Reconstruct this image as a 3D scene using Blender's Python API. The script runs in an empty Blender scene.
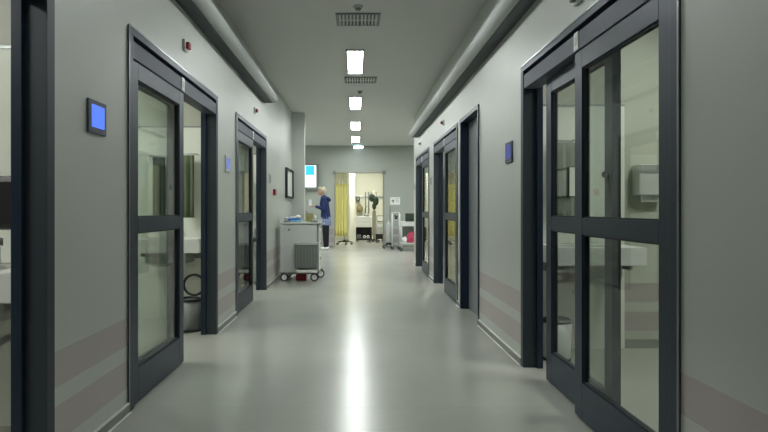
import bpy, bmesh, math, random
from mathutils import Vector, Matrix
random.seed(7)
PI = math.pi
sc = bpy.context.scene
C = sc.collection
WL, WR = 1.235, 1.17            # distance of the corridor walls from the camera's line
H = 2.97                        # corridor ceiling

# ------------------------------------------------------------------ materials
def new_mat(name):
    m = bpy.data.materials.new(name); m.use_nodes = True
    nt = m.node_tree; nt.nodes.clear()
    out = nt.nodes.new('ShaderNodeOutputMaterial')
    return m, nt, out
def pmat(name, col, rough=.5, metal=0., noise=0., nscale=8., bump=0., bscale=60., spec=.5, emit=None, estr=0., coat=0.):
    m, nt, out = new_mat(name)
    b = nt.nodes.new('ShaderNodeBsdfPrincipled')
    b.inputs['Roughness'].default_value = rough
    b.inputs['Metallic'].default_value = metal
    b.inputs['Specular IOR Level'].default_value = spec
    b.inputs['Coat Weight'].default_value = coat
    geo = nt.nodes.new('ShaderNodeNewGeometry')
    n = nt.nodes.new('ShaderNodeTexNoise'); n.inputs['Scale'].default_value = nscale; n.inputs['Detail'].default_value = 3
    nt.links.new(geo.outputs['Position'], n.inputs['Vector'])
    mr = nt.nodes.new('ShaderNodeMapRange')
    mr.inputs[3].default_value = 1-noise; mr.inputs[4].default_value = 1+noise
    nt.links.new(n.outputs['Fac'], mr.inputs[0])
    mx = nt.nodes.new('ShaderNodeVectorMath'); mx.operation = 'SCALE'
    mx.inputs[0].default_value = col
    nt.links.new(mr.outputs[0], mx.inputs['Scale'])
    nt.links.new(mx.outputs[0], b.inputs['Base Color'])
    if bump:
        n2 = nt.nodes.new('ShaderNodeTexNoise'); n2.inputs['Scale'].default_value = bscale
        nt.links.new(geo.outputs['Position'], n2.inputs['Vector'])
        bp = nt.nodes.new('ShaderNodeBump'); bp.inputs['Strength'].default_value = bump; bp.inputs['Distance'].default_value = .01
        nt.links.new(n2.outputs['Fac'], bp.inputs['Height']); nt.links.new(bp.outputs[0], b.inputs['Normal'])
    if emit:
        b.inputs['Emission Color'].default_value = (*emit, 1); b.inputs['Emission Strength'].default_value = estr
    nt.links.new(b.outputs[0], out.inputs[0])
    return m

def wall_mat(name, base, band, rough=.42):
    # paint with two protective bands; the bands are the wall's own colour at fixed heights
    m, nt, out = new_mat(name)
    b = nt.nodes.new('ShaderNodeBsdfPrincipled'); b.inputs['Roughness'].default_value = rough
    geo = nt.nodes.new('ShaderNodeNewGeometry'); sx = nt.nodes.new('ShaderNodeSeparateXYZ')
    nt.links.new(geo.outputs['Position'], sx.inputs[0])
    def inside(lo, hi):
        c = nt.nodes.new('ShaderNodeMath'); c.operation = 'COMPARE'
        c.inputs[1].default_value = (lo+hi)/2; c.inputs[2].default_value = (hi-lo)/2
        nt.links.new(sx.outputs['Z'], c.inputs[0]); return c
    a1, a2 = inside(.365, .515), inside(.135, .288)
    ad = nt.nodes.new('ShaderNodeMath'); ad.operation = 'ADD'; ad.use_clamp = True
    nt.links.new(a1.outputs[0], ad.inputs[0]); nt.links.new(a2.outputs[0], ad.inputs[1])
    mix = nt.nodes.new('ShaderNodeMix'); mix.data_type = 'RGBA'
    mix.inputs[6].default_value = (*base, 1); mix.inputs[7].default_value = (*band, 1)
    nt.links.new(ad.outputs[0], mix.inputs[0])
    n = nt.nodes.new('ShaderNodeTexNoise'); n.inputs['Scale'].default_value = 1.7; n.inputs['Detail'].default_value = 4
    nt.links.new(geo.outputs['Position'], n.inputs['Vector'])
    mr = nt.nodes.new('ShaderNodeMapRange'); mr.inputs[3].default_value = .95; mr.inputs[4].default_value = 1.05
    nt.links.new(n.outputs['Fac'], mr.inputs[0])
    v = nt.nodes.new('ShaderNodeVectorMath'); v.operation = 'SCALE'
    nt.links.new(mix.outputs[2], v.inputs[0]); nt.links.new(mr.outputs[0], v.inputs['Scale'])
    nt.links.new(v.outputs[0], b.inputs['Base Color'])
    n2 = nt.nodes.new('ShaderNodeTexNoise'); n2.inputs['Scale'].default_value = 90
    nt.links.new(geo.outputs['Position'], n2.inputs['Vector'])
    bp = nt.nodes.new('ShaderNodeBump'); bp.inputs['Strength'].default_value = .06; bp.inputs['Distance'].default_value = .004
    nt.links.new(n2.outputs['Fac'], bp.inputs['Height']); nt.links.new(bp.outputs[0], b.inputs['Normal'])
    nt.links.new(b.outputs[0], out.inputs[0])
    return m

def floor_mat():
    m, nt, out = new_mat('vinyl_floor')
    b = nt.nodes.new('ShaderNodeBsdfPrincipled')
    b.inputs['Specular IOR Level'].default_value = .75
    geo = nt.nodes.new('ShaderNodeNewGeometry')
    n = nt.nodes.new('ShaderNodeTexNoise'); n.inputs['Scale'].default_value = 1.1; n.inputs['Detail'].default_value = 5
    nt.links.new(geo.outputs['Position'], n.inputs['Vector'])
    n3 = nt.nodes.new('ShaderNodeTexNoise'); n3.inputs['Scale'].default_value = 120
    nt.links.new(geo.outputs['Position'], n3.inputs['Vector'])
    cr = nt.nodes.new('ShaderNodeValToRGB')
    cr.color_ramp.elements[0].position = .3; cr.color_ramp.elements[0].color = (.35, .357, .322, 1)
    cr.color_ramp.elements[1].position = .7; cr.color_ramp.elements[1].color = (.39, .397, .358, 1)
    nt.links.new(n.outputs['Fac'], cr.inputs[0])
    mr = nt.nodes.new('ShaderNodeMapRange'); mr.inputs[3].default_value = .9; mr.inputs[4].default_value = 1.1
    nt.links.new(n3.outputs['Fac'], mr.inputs[0])
    # welded seams across the corridor every 2 m
    sx = nt.nodes.new('ShaderNodeSeparateXYZ'); nt.links.new(geo.outputs['Position'], sx.inputs[0])
    ad = nt.nodes.new('ShaderNodeMath'); ad.operation = 'ADD'; ad.inputs[1].default_value = 10.9; nt.links.new(sx.outputs['Y'], ad.inputs[0])
    md = nt.nodes.new('ShaderNodeMath'); md.operation = 'MODULO'; md.inputs[1].default_value = 2.0; nt.links.new(ad.outputs[0], md.inputs[0])
    lt = nt.nodes.new('ShaderNodeMath'); lt.operation = 'LESS_THAN'; lt.inputs[1].default_value = .008; nt.links.new(md.outputs[0], lt.inputs[0])
    sm = nt.nodes.new('ShaderNodeMath'); sm.operation = 'MULTIPLY'; sm.inputs[1].default_value = -.12; nt.links.new(lt.outputs[0], sm.inputs[0])
    s2 = nt.nodes.new('ShaderNodeMath'); s2.operation = 'ADD'; nt.links.new(mr.outputs[0], s2.inputs[0]); nt.links.new(sm.outputs[0], s2.inputs[1])
    v = nt.nodes.new('ShaderNodeVectorMath'); v.operation = 'SCALE'
    nt.links.new(cr.outputs[0], v.inputs[0]); nt.links.new(s2.outputs[0], v.inputs['Scale'])
    nt.links.new(v.outputs[0], b.inputs['Base Color'])
    r = nt.nodes.new('ShaderNodeMapRange'); r.inputs[3].default_value = .225; r.inputs[4].default_value = .262
    nt.links.new(n.outputs['Fac'], r.inputs[0]); nt.links.new(r.outputs[0], b.inputs['Roughness'])
    n4 = nt.nodes.new('ShaderNodeTexNoise'); n4.inputs['Scale'].default_value = 5; n4.inputs['Detail'].default_value = 2
    nt.links.new(geo.outputs['Position'], n4.inputs['Vector'])
    bp = nt.nodes.new('ShaderNodeBump'); bp.inputs['Strength'].default_value = .05; bp.inputs['Distance'].default_value = .01
    nt.links.new(n4.outputs['Fac'], bp.inputs['Height']); nt.links.new(bp.outputs[0], b.inputs['Normal'])
    nt.links.new(b.outputs[0], out.inputs[0])
    return m

def glass_mat(name, tint=(.88, .91, .885)):
    m, nt, out = new_mat(name)
    lw = nt.nodes.new('ShaderNodeLayerWeight'); lw.inputs[0].default_value = .5; pw = nt.nodes.new('ShaderNodeMath'); pw.operation = 'POWER'; pw.inputs[1].default_value = 5
    nt.links.new(lw.outputs['Facing'], pw.inputs[0]); fr = pw
    mu = nt.nodes.new('ShaderNodeMath'); mu.operation = 'MULTIPLY_ADD'; mu.inputs[1].default_value = .96; mu.inputs[2].default_value = .04; mu.use_clamp = True
    t = nt.nodes.new('ShaderNodeBsdfTransparent'); t.inputs[0].default_value = (*tint, 1)
    g = nt.nodes.new('ShaderNodeBsdfGlossy'); g.inputs['Roughness'].default_value = .02
    mx = nt.nodes.new('ShaderNodeMixShader')
    nt.links.new(fr.outputs[0], mu.inputs[0]); nt.links.new(mu.outputs[0], mx.inputs[0])
    nt.links.new(t.outputs[0], mx.inputs[1]); nt.links.new(g.outputs[0], mx.inputs[2]); nt.links.new(mx.outputs[0], out.inputs[0])
    return m
def mesh_fabric(name, col, alpha):
    m, nt, out = new_mat(name)
    d = nt.nodes.new('ShaderNodeBsdfDiffuse'); d.inputs[0].default_value = (*col, 1)
    t = nt.nodes.new('ShaderNodeBsdfTransparent'); mx = nt.nodes.new('ShaderNodeMixShader'); mx.inputs[0].default_value = alpha
    nt.links.new(t.outputs[0], mx.inputs[1]); nt.links.new(d.outputs[0], mx.inputs[2]); nt.links.new(mx.outputs[0], out.inputs[0])
    return m
def emis(name, col, s):
    m, nt, out = new_mat(name)
    e = nt.nodes.new('ShaderNodeEmission'); e.inputs[0].default_value = (*col, 1); e.inputs[1].default_value = s
    nt.links.new(e.outputs[0], out.inputs[0]); return m

M = {}
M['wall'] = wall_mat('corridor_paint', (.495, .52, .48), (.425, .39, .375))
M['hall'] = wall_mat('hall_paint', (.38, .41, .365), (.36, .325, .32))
M['room'] = wall_mat('room_paint', (.45, .47, .40), (.36, .33, .32))
M['cream'] = pmat('bay_paint', (.76, .77, .67), .5, noise=.03)
M['ceil'] = pmat('ceiling_paint', (.64, .64, .615), .85, noise=.03, nscale=1.5)
M['floor'] = floor_mat()
M['jamb'] = pmat('grey_green_jamb', (.026, .038, .050), .5, .05)
M['slate'] = pmat('slate_coated_metal', (.012, .024, .046), .40, .1, noise=.05, spec=.4)
M['slate2'] = pmat('slate_grey_header', (.085, .095, .125), .55, .1, noise=.04)
M['slate_dk'] = pmat('dark_gap', (.012, .016, .022), .6)
M['edge'] = pmat('brushed_edge', (.26, .29, .29), .3, .8)
M['glass'] = glass_mat('door_glass')
M['skirt'] = pmat('skirting_vinyl', (.22, .225, .205), .4)
M['skirt_top'] = pmat('skirting_bead', (.62, .63, .58), .4)
M['white'] = pmat('white_enamel', (.70, .72, .70), .35, noise=.02)
M['panelw'] = pmat('white_laminate', (.78, .81, .74), .3, noise=.02)
M['duct'] = pmat('white_rounded_trunking', (.46, .48, .47), .62, noise=.04, nscale=3)
M['duct_dk'] = pmat('dark_trunking_base', (.022, .030, .038), .5)
M['black'] = pmat('black_plastic', (.012, .012, .014), .4)
M['rubber'] = pmat('black_rubber', (.02, .02, .02), .7)
M['grey'] = pmat('mid_grey_plastic', (.20, .22, .21), .5)
M['lgrey'] = pmat('light_grey_plastic', (.48, .51, .49), .45, noise=.02)
M['steel'] = pmat('steel', (.55, .57, .58), .28, .9)
M['bingrey'] = pmat('bin_grey', (.155, .165, .155), .5)
M['cartgrey'] = pmat('cart_grey', (.60, .63, .60), .45, noise=.02)
M['red'] = pmat('red_plastic', (.28, .015, .03), .4)
M['pinkred'] = pmat('pink_red_bag', (.62, .06, .14), .5)
M['blue'] = pmat('blue_pack', (.03, .16, .55), .5)
M['bluelt'] = pmat('light_blue_pack', (.25, .55, .75), .5)
M['olive'] = pmat('olive_basket', (.36, .35, .12), .6)
M['paper'] = pmat('paper', (.82, .83, .82), .6)
M['green'] = pmat('green_curtain', (.12, .155, .095), .85, noise=.08, nscale=20)
M['yellow'] = pmat('yellow_curtain', (.86, .79, .30), .8, noise=.05, nscale=10)
M['mesh'] = mesh_fabric('pale_curtain_mesh', (.9, .88, .72), .8)
M['lamp'] = emis('lamp_diffuser', (.96, 1.0, .985), 30)
M['lamp_near'] = emis('lamp_diffuser_dimmed', (.96, 1.0, .985), 20)
M['lamp_first'] = emis('lamp_diffuser_dim', (.96, 1.0, .985), 8)
M['lamp_room'] = emis('room_lamp_diffuser', (1.0, 1.0, .92), 26)
M['lamp_bay'] = emis('bay_lamp_diffuser', (1.0, .98, .86), 22)
M['glow_blue'] = emis('blue_white_glow', (.55, .85, 1.0), 9)  # emission of the glow box added on the end wall
M['scr_blue'] = emis('blue_display', (.11, .22, .90), .75)
M['scr_pale'] = emis('pale_blue_display', (.22, .28, .70), .6)
M['scr_dim'] = emis('dim_blue_display', (.13, .16, .42), .45)
M['scr_white'] = emis('white_screen', (.93, 1.0, 1.0), 1.25)
M['scr_cyan'] = emis('cyan_screen_block', (.06, .62, .85), .8)
M['navy'] = pmat('navy_cloth', (.012, .026, .10), .9, noise=.1, nscale=20)
M['hem'] = pmat('blue_tunic_cloth', (.20, .25, .40), .9)
M['trouser'] = pmat('black_cloth', (.010, .012, .02), .9)
M['skin'] = pmat('skin', (.55, .33, .24), .55)
M['hair'] = pmat('blond_hair', (.46, .42, .30), .6, noise=.2, nscale=60)
M['dkgreen'] = pmat('dark_green_fabric', (.03, .05, .035), .7)
M['khaki'] = pmat('khaki_plastic', (.30, .27, .12), .6)
M['tan'] = pmat('taupe_metal', (.30, .28, .22), .5)
M['doorgrey'] = pmat('grey_door_laminate', (.20, .225, .235), .38, noise=.03)

# ------------------------------------------------------------------ mesh helpers
def nb(): return bmesh.new()
def box(bm, x0, x1, y0, y1, z0, z1, mi=0, bev=0.):
    if x0 > x1: x0, x1 = x1, x0
    r = bmesh.ops.create_cube(bm, size=1)
    vs = r['verts']
    for v in vs:
        v.co = Vector((x0+(v.co.x+.5)*(x1-x0), y0+(v.co.y+.5)*(y1-y0), z0+(v.co.z+.5)*(z1-z0)))
    fs = {f for v in vs for f in v.link_faces}
    for f in fs: f.material_index = mi
    if bev:
        es = list({e for v in vs for e in v.link_edges})
        rr = bmesh.ops.bevel(bm, geom=es, offset=bev, segments=2, affect='EDGES', profile=.6)
        for f in rr['faces']: f.material_index = mi
def tube(bm, p0, p1, r0, r1=None, mi=0, seg=16, caps=True):
    p0, p1 = Vector(p0), Vector(p1); r1 = r0 if r1 is None else r1
    d = p1-p0; q = d.to_track_quat('Z', 'Y')
    a, b = [], []
    for i in range(seg):
        t = 2*PI*i/seg; v = Vector((math.cos(t), math.sin(t), 0))
        a.append(bm.verts.new(p0+q@(v*r0))); b.append(bm.verts.new(p1+q@(v*r1)))
    for i in range(seg):
        j = (i+1) % seg
        f = bm.faces.new((a[i], a[j], b[j], b[i])); f.material_index = mi; f.smooth = True
    if caps:
        f = bm.faces.new(a[::-1]); f.material_index = mi
        f = bm.faces.new(b); f.material_index = mi
def path(bm, pts, r, mi=0, seg=10):
    for a, b in zip(pts[:-1], pts[1:]): tube(bm, a, b, r, r, mi, seg)
    for p in pts[1:-1]: ball(bm, p, (r, r, r), mi, 8, 6)
def ball(bm, c, r, mi=0, u=16, v=10, rot=None):
    if not hasattr(r, '__len__'): r = (r, r, r)
    nv = bm.verts.new; rings = []
    top = nv((c[0], c[1], c[2]+r[2])); bot = nv((c[0], c[1], c[2]-r[2]))
    for j in range(1, v):
        p = PI*j/v; sp, cp = math.sin(p), math.cos(p)
        rings.append([nv((c[0]+r[0]*sp*math.cos(2*PI*i/u), c[1]+r[1]*sp*math.sin(2*PI*i/u), c[2]+r[2]*cp)) for i in range(u)])
    fs = []
    for i in range(u):
        k = (i+1) % u
        fs.append(bm.faces.new((top, rings[0][i], rings[0][k]))); fs.append(bm.faces.new((bot, rings[-1][k], rings[-1][i])))
        for a, b in zip(rings[:-1], rings[1:]): fs.append(bm.faces.new((a[i], b[i], b[k], a[k])))
    for f in fs: f.material_index = mi; f.smooth = True
def lathe(bm, c, prof, mi=0, seg=24):
    rings = []
    for r, z in prof:
        rings.append([bm.verts.new((c[0]+max(r, 1e-4)*math.cos(2*PI*i/seg), c[1]+max(r, 1e-4)*math.sin(2*PI*i/seg), c[2]+z)) for i in range(seg)])
    for a, b in zip(rings[:-1], rings[1:]):
        for i in range(seg):
            j = (i+1) % seg
            f = bm.faces.new((a[i], a[j], b[j], b[i])); f.material_index = mi; f.smooth = True
    f = bm.faces.new(rings[0][::-1]); f.material_index = mi
    f = bm.faces.new(rings[-1]); f.material_index = mi
def torus(bm, c, R, r, axis='Y', mi=0, seg=24, s2=8):
    rings = []
    for i in range(seg):
        t = 2*PI*i/seg; ring = []
        for k in range(s2):
            u = 2*PI*k/s2; a = (R+r*math.cos(u)); w = r*math.sin(u)
            x, y, z = a*math.cos(t), w, a*math.sin(t)
            if axis == 'X': x, y = w, x
            if axis == 'Z': x, y, z = a*math.cos(t), a*math.sin(t), w
            ring.append(bm.verts.new((c[0]+x, c[1]+y, c[2]+z)))
        rings.append(ring)
    for i in range(seg):
        a, b = rings[i], rings[(i+1) % seg]
        for k in range(s2):
            l = (k+1) % s2
            f = bm.faces.new((a[k], a[l], b[l], b[k])); f.material_index = mi; f.smooth = True
def extrude_y(bm, prof, y0, y1, mi=0, smooth=True):
    a = [bm.verts.new((x, y0, z)) for x, z in prof]; b = [bm.verts.new((x, y1, z)) for x, z in prof]
    n = len(prof)
    for i in range(n):
        j = (i+1) % n
        f = bm.faces.new((a[i], b[i], b[j], a[j])); f.material_index = mi; f.smooth = smooth
    f = bm.faces.new(a[::-1]); f.material_index = mi
    f = bm.faces.new(b); f.material_index = mi
def drape(bm, x0, x1, y, z0, z1, folds, amp, mi=0, thick=.004, seed=0):
    # a pleated sheet with a little thickness
    rnd = random.Random(seed); n = folds*10; rows = 7
    ph = [rnd.uniform(.75, 1.25) for _ in range(folds+1)]
    grid = [[], []]
    for k, off in enumerate((0, thick)):
        for j in range(rows+1):
            z = z1+(z0-z1)*j/rows; row = []
            for i in range(n+1):
                u = i/n; a = amp*(.55+.45*j/rows)*ph[min(folds, int(u*folds))]
                row.append(bm.verts.new((x0+(x1-x0)*u+.3*amp*math.sin(4*PI*folds*u), y+off+a*math.sin(2*PI*folds*u)+.1*amp*math.sin(7*u+j), z)))
            grid[k].append(row)
    for k in (0, 1):
        for j in range(rows):
            for i in range(n):
                g = grid[k]; q = (g[j][i], g[j][i+1], g[j+1][i+1], g[j+1][i])
                f = bm.faces.new(q if k == 0 else q[::-1]); f.smooth = True; f.material_index = mi
    for j in range(rows):
        for i in (0, n):
            bm.faces.new((grid[0][j][i], grid[1][j][i], grid[1][j+1][i], grid[0][j+1][i])).material_index = mi
    for i in range(n):
        for j in (0, rows):
            bm.faces.new((grid[0][j][i], grid[0][j][i+1], grid[1][j][i+1], grid[1][j][i])).material_index = mi

def obj(name, bm, mats, parent=None, loc=(0, 0, 0)):
    bmesh.ops.recalc_face_normals(bm, faces=bm.faces)
    me = bpy.data.meshes.new(name); bm.to_mesh(me); bm.free()
    for m in (mats if isinstance(mats, (list, tuple)) else [mats]): me.materials.append(M[m] if isinstance(m, str) else m)
    o = bpy.data.objects.new(name, me); C.objects.link(o); o.location = loc
    if parent: o.parent = parent
    return o
def tag(o, label, cat, group=None, kind=None):
    o['label'] = label; o['category'] = cat
    if group: o['group'] = group
    if kind: o['kind'] = kind
    return o
def thing(name, label, cat, loc=(0, 0, 0), rz=0, group=None, kind=None):
    o = bpy.data.objects.new(name, None); C.objects.link(o); o.location = loc; o.rotation_euler = (0, 0, rz)
    o.empty_display_size = .1
    return tag(o, label, cat, group, kind)
def dup(root, loc, label=None):
    r = root.copy(); C.objects.link(r); r.location = loc
    if label: r['label'] = label
    for ch in list(root.children):
        c = ch.copy(); C.objects.link(c); c.parent = r
        for g in list(ch.children):
            d = g.copy(); C.objects.link(d); d.parent = c
    return r
def struct(name, bm, mats, label, cat, parent=None):
    return tag(obj(name, bm, mats, parent), label, cat, kind='structure')

# ------------------------------------------------------------------ the shell
Y0 = -3.0
bm = nb(); box(bm, -5.4, 5.4, Y0-.1, 20.9, -.1, 0)
struct('floor', bm, 'floor', 'glossy beige grey vinyl floor of the corridor and the rooms beside it', 'floor')
bm = nb()
box(bm, -1.36, 1.295, Y0, 10.9, H, H+.1)
box(bm, -5.2, 5.2, 10.9, 16.5, H, H+.1)
struct('ceiling', bm, 'ceil', 'matt grey ceiling over the corridor and far hall', 'ceiling')
bm = nb()
box(bm, -5.2, -1.36, Y0, 10.9, 2.7, 2.8); box(bm, 1.295, 5.2, Y0, 10.9, 2.7, 2.8)
struct('ceiling_rooms', bm, 'ceil', 'lower grey ceiling of the patient rooms beside the corridor', 'ceiling')
bm = nb(); box(bm, -2.6, 2.6, 16.5, 20.6, 2.8, 2.9)
struct('ceiling_bay', bm, 'cream', 'cream ceiling of the lit bay at the end', 'ceiling')

L_OPEN = [(.34, 2.27), (3.04, 4.97), (5.76, 7.69)]
R_OPEN = [(2.03, 3.94), (5.33, 6.25), (6.46, 8.39), (8.96, 10.89)]
def walls(s, W, opens, yend, T=.125, hd=2.09):
    bm = nb(); a, b = s*W, s*(W+T); y = Y0
    for o0, o1 in opens:
        box(bm, a, b, y, o0, 0, H)
        box(bm, a, b, o0, o1, hd, H)
        y = o1
    box(bm, a, b, y, yend, 0, H)
    return bm
bm = walls(-1, WL, L_OPEN, 10.8)
box(bm, -1.36, -1.0, 10.8, 11.05, 0, H)
struct('wall_left', bm, 'wall', 'pale grey green left corridor wall with two mauve bands', 'wall')
bm = walls(1, WR, R_OPEN, 11.3)
struct('wall_right', bm, 'wall', 'pale grey green right corridor wall with two mauve bands', 'wall')
bm = nb(); box(bm, -5.2, 5.2, Y0-.1, Y0, 0, H)
struct('wall_front', bm, 'wall', 'plain wall closing the corridor behind the viewer', 'wall')
bm = nb()
for y in (2.87, 5.6, 8.33): box(bm, -5.1, -1.36, y, y+.1, 0, 2.7)
box(bm, -5.1, -1.361, 10.78, 10.9, 0, H)
box(bm, -5.2, -5.1, Y0, 10.9, 0, 2.7)
struct('wall_left_rooms', bm, 'room', 'partition walls of the rooms behind the left doors', 'wall')
bm = nb()
for y in (4.45, 6.3, 8.72): box(bm, 1.295, 5.1, y, y+.1, 0, 2.7)
box(bm, 1.296, 5.1, 11.2, 11.3, 0, H)
box(bm, 5.1, 5.2, Y0, 11.3, 0, 2.7)
struct('wall_right_rooms', bm, 'room', 'partition walls of the rooms behind the right doors', 'wall')
# far hall
YB = 16.4; DX0, DX1, DZ = -.615, .79, 2.17
bm = nb()
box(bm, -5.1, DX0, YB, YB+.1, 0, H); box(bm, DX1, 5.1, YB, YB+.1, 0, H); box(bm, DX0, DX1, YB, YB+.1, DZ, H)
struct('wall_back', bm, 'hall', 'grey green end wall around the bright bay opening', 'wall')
bm = nb(); box(bm, -5.2, -5.1, 10.9, YB+.1, 0, H); box(bm, 5.1, 5.2, 11.3, YB+.1, 0, H)
struct('wall_hall_sides', bm, 'hall', 'side walls of the cross hall', 'wall')
bm = nb()
box(bm, -2.6, -2.5, YB+.1, 20.6, 0, 2.8); box(bm, 2.5, 2.6, YB+.1, 20.6, 0, 2.8); box(bm, -2.6, 2.6, 20.5, 20.6, 0, 2.8)
box(bm, -.225, -.04, 19.2, 19.4, 0, 2.8)
struct('wall_bay', bm, 'cream', 'cream walls and pillar inside the far bay', 'wall')
# bay opening trim
bm = nb()
box(bm, DX0-.02, DX0, YB-.01, YB+.12, 0, DZ+.05); box(bm, DX1, DX1+.04, YB-.01, YB+.12, 0, DZ+.05); box(bm, DX0, DX1, YB-.01, YB+.12, DZ, DZ+.012)
box(bm, DX0-.06, DX0+.02, YB-.05, YB-.02, DZ-.04, DZ+.06, 1); box(bm, DX1-.02, DX1+.08, YB-.05, YB-.02, DZ-.04, DZ+.06, 1)
struct('trim_1', bm, ['tan', 'grey'], 'thin metal lining around the bright bay opening', 'door frame')

# skirtings
def skirt(s, W, segs):
    bm = nb()
    for a, b in segs:
        box(bm, s*W, s*(W-.010), a, b, 0, .048, 0)
        box(bm, s*W, s*(W-.013), a, b, .048, .056, 1)
        box(bm, s*(W-.010), s*(W-.022), a, b, 0, .004, 1)
    return bm
struct('baseboard_left', skirt(-1, WL, [(Y0, .33), (2.28, 3.03), (4.98, 5.75), (7.70, 10.8)]), ['skirt', 'skirt_top'], 'dark grey skirting with a pale bead along the left wall', 'skirting')
struct('baseboard_right', skirt(1, WR, [(Y0, 2.0), (3.95, 5.32), (6.26, 6.45), (8.4, 8.95), (10.9, 11.3)]), ['skirt', 'skirt_top'], 'dark grey skirting with a pale bead along the right wall', 'skirting')
bm = nb()
for a, b in ((-5.1, DX0-.06), (DX1+.08, 5.1)):
    box(bm, a, b, YB-.01, YB, 0, .05, 0); box(bm, a, b, YB-.013, YB, .05, .058, 1)
struct('baseboard_back', bm, ['skirt', 'skirt_top'], 'dark grey skirting along the end wall', 'skirting')
bm = nb()
for y in (2.87, 5.6, 8.33):
    box(bm, -5.1, -2.56, y-.01, y, 0, .07, 0)
for y in (4.45, 8.72):
    box(bm, 2.14, 5.1, y-.01, y, 0, .07, 0)
struct('baseboard_rooms', bm, ['skirt'], 'skirting along the room partitions', 'skirting')

# ------------------------------------------------------------------ sliding glass doors
def leaf_bms(s, d0, d1, y0, y1, knob=False):
    f = nb(); st = .085
    box(f, s*d0, s*d1, y0, y0+st, .012, 1.93, bev=.003); box(f, s*d0, s*d1, y1-st-.01, y1, .012, 1.93, bev=.003)
    box(f, s*d0, s*d1, y0+st, y1-st-.01, .012, .20, bev=.002); box(f, s*d0, s*d1, y0+st, y1-st-.01, .97, 1.055, bev=.002)
    box(f, s*d0, s*d1, y0+st, y1-st-.01, 1.835, 1.93, bev=.002)
    g = nb(); m = (d0+d1)/2
    # dark gaskets belong to the leaf, glass is its own piece
    for z0, z1 in ((.20, .97), (1.055, 1.835)):
        for a, b in ((y0+st, y0+st+.008), (y1-st-.018, y1-st-.01)): box(f, s*(d0+.008), s*(d1-.008), a, b, z0, z1, 1)
        for a, b in ((z0, z0+.008), (z1-.008, z1)): box(f, s*(d0+.008), s*(d1-.008), y0+st+.008, y1-st-.018, a, b, 1)
        box(g, s*(m-.003), s*(m+.003), y0+st+.008, y1-st-.018, z0+.008, z1-.008)
    k = None
    if knob:
        k = nb(); yy = y0+.045
        tube(k, (s*d0, yy, 1.27), (s*(d0-.02), yy, 1.27), .012); ball(k, (s*(d0-.02), yy, 1.27), (.010, .016, .016))
        box(k, s*(d0-.008), s*d0, yy-.02, yy+.02, 1.18, 1.27, bev=.003)
    return f, g, k
def sliding_door(n, s, W, y0, y1, off, label, knob=False):
    L = y1-y0
    t = thing(f'door_{n}', label, 'sliding door', (s*W, y0, 0), kind='structure')
    D = .125
    b = nb()
    box(b, s*-.008, s*D, -.012, .05, 0, 2.06, 0, .002); box(b, s*-.008, s*.082, L-.045, L+.012, 0, 2.06, 3, .002)
    box(b, s*.082, s*D, L-.065, L+.012, 0, 2.06, 0, .002)
    box(b, s*-.008, s*D, -.012, L+.012, 2.06, 2.102, 0, .002)
    box(b, s*-.012, s*-.008, -.016, L+.016, 2.096, 2.106, 2); box(b, s*-.012, s*-.008, -.018, -.008, 0, 2.096, 2)
    obj('frame', b, ['slate', 'slate_dk', 'edge', 'jamb'], t)
    b = nb()
    box(b, s*-.004, s*.10, .052, L-.047, 1.938, 2.032, 0, .002)
    box(b, s*.03, s*.10, .052, L-.047, 2.032, 2.06, 1)
    hd = obj('header', b, ['slate2', 'slate_dk'], t)
    b = nb(); box(b, s*-.010, s*-.004, L/2-.055, L/2+.0, 1.94, 2.035, 0, .002); box(b, s*-.0115, s*-.010, L/2-.04, L/2-.015, 1.965, 2.01, 1)
    tag_ = obj('sensor', b, ['white', 'lgrey'], t); tag_['label'] = 'small pale sensor plate'
    f, g, k = leaf_bms(s, .000, .042, .052, L/2+.01)
    lf = obj('fixed_leaf', f, ['slate', 'slate_dk'], t); obj('glass', g, 'glass', lf)
    f, g, k = leaf_bms(s, .052, .094, off, off+.93, knob)
    lf = obj('sliding_leaf', f, ['slate', 'slate_dk'], t); obj('glass', g, 'glass', lf)
    if k: obj('handle', k, 'black', lf)
    return t
sliding_door(1, -1, WL, *L_OPEN[0], .055, 'open glazed sliding door nearest on the left, cut by the picture edge')
sliding_door(2, -1, WL, *L_OPEN[1], .055, 'open glazed sliding door on the left, with a pedal bin inside')
sliding_door(3, -1, WL, *L_OPEN[2], .055, 'open glazed sliding door on the left, nearest the drawer trolley')
sliding_door(4, 1, WR, *R_OPEN[0], .64, 'large half open glazed sliding door on the right, nearest the viewer', True)
sliding_door(5, 1, WR, *R_OPEN[2], .055, 'open glazed sliding door on the right with yellow curtain behind its glass')
sliding_door(6, 1, WR, *R_OPEN[3], .055, 'open glazed sliding door at the far end of the right wall')
# solid single door
y0, y1 = R_OPEN[1]; L = y1-y0
t = thing('door_7', 'closed plain grey door in a dark frame on the right', 'door', (WR, y0, 0), kind='structure')
b = nb()
box(b, -.012, .125, -.012, .03, 0, 2.06, 0, .002); box(b, -.012, .125, L-.04, L+.012, 0, 2.06, 0, .002); box(b, -.012, .125, -.012, L+.012, 2.06, 2.102, 0, .002)
box(b, -.016, -.012, -.018, -.008, 0, 2.098, 1)
obj('frame', b, ['slate', 'edge'], t)
b = nb(); box(b, .08, .12, .032, L-.042, .01, 2.055, 0, .003)
lf = obj('leaf', b, 'doorgrey', t)
b = nb(); tube(b, (.08, .10, 1.02), (.05, .10, 1.02), .010); tube(b, (.05, .095, 1.02), (.05, .22, 1.02), .009); tube(b, (.08, .10, 1.02), (.073, .10, 1.02), .024)
obj('handle', b, 'steel', lf)

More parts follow.
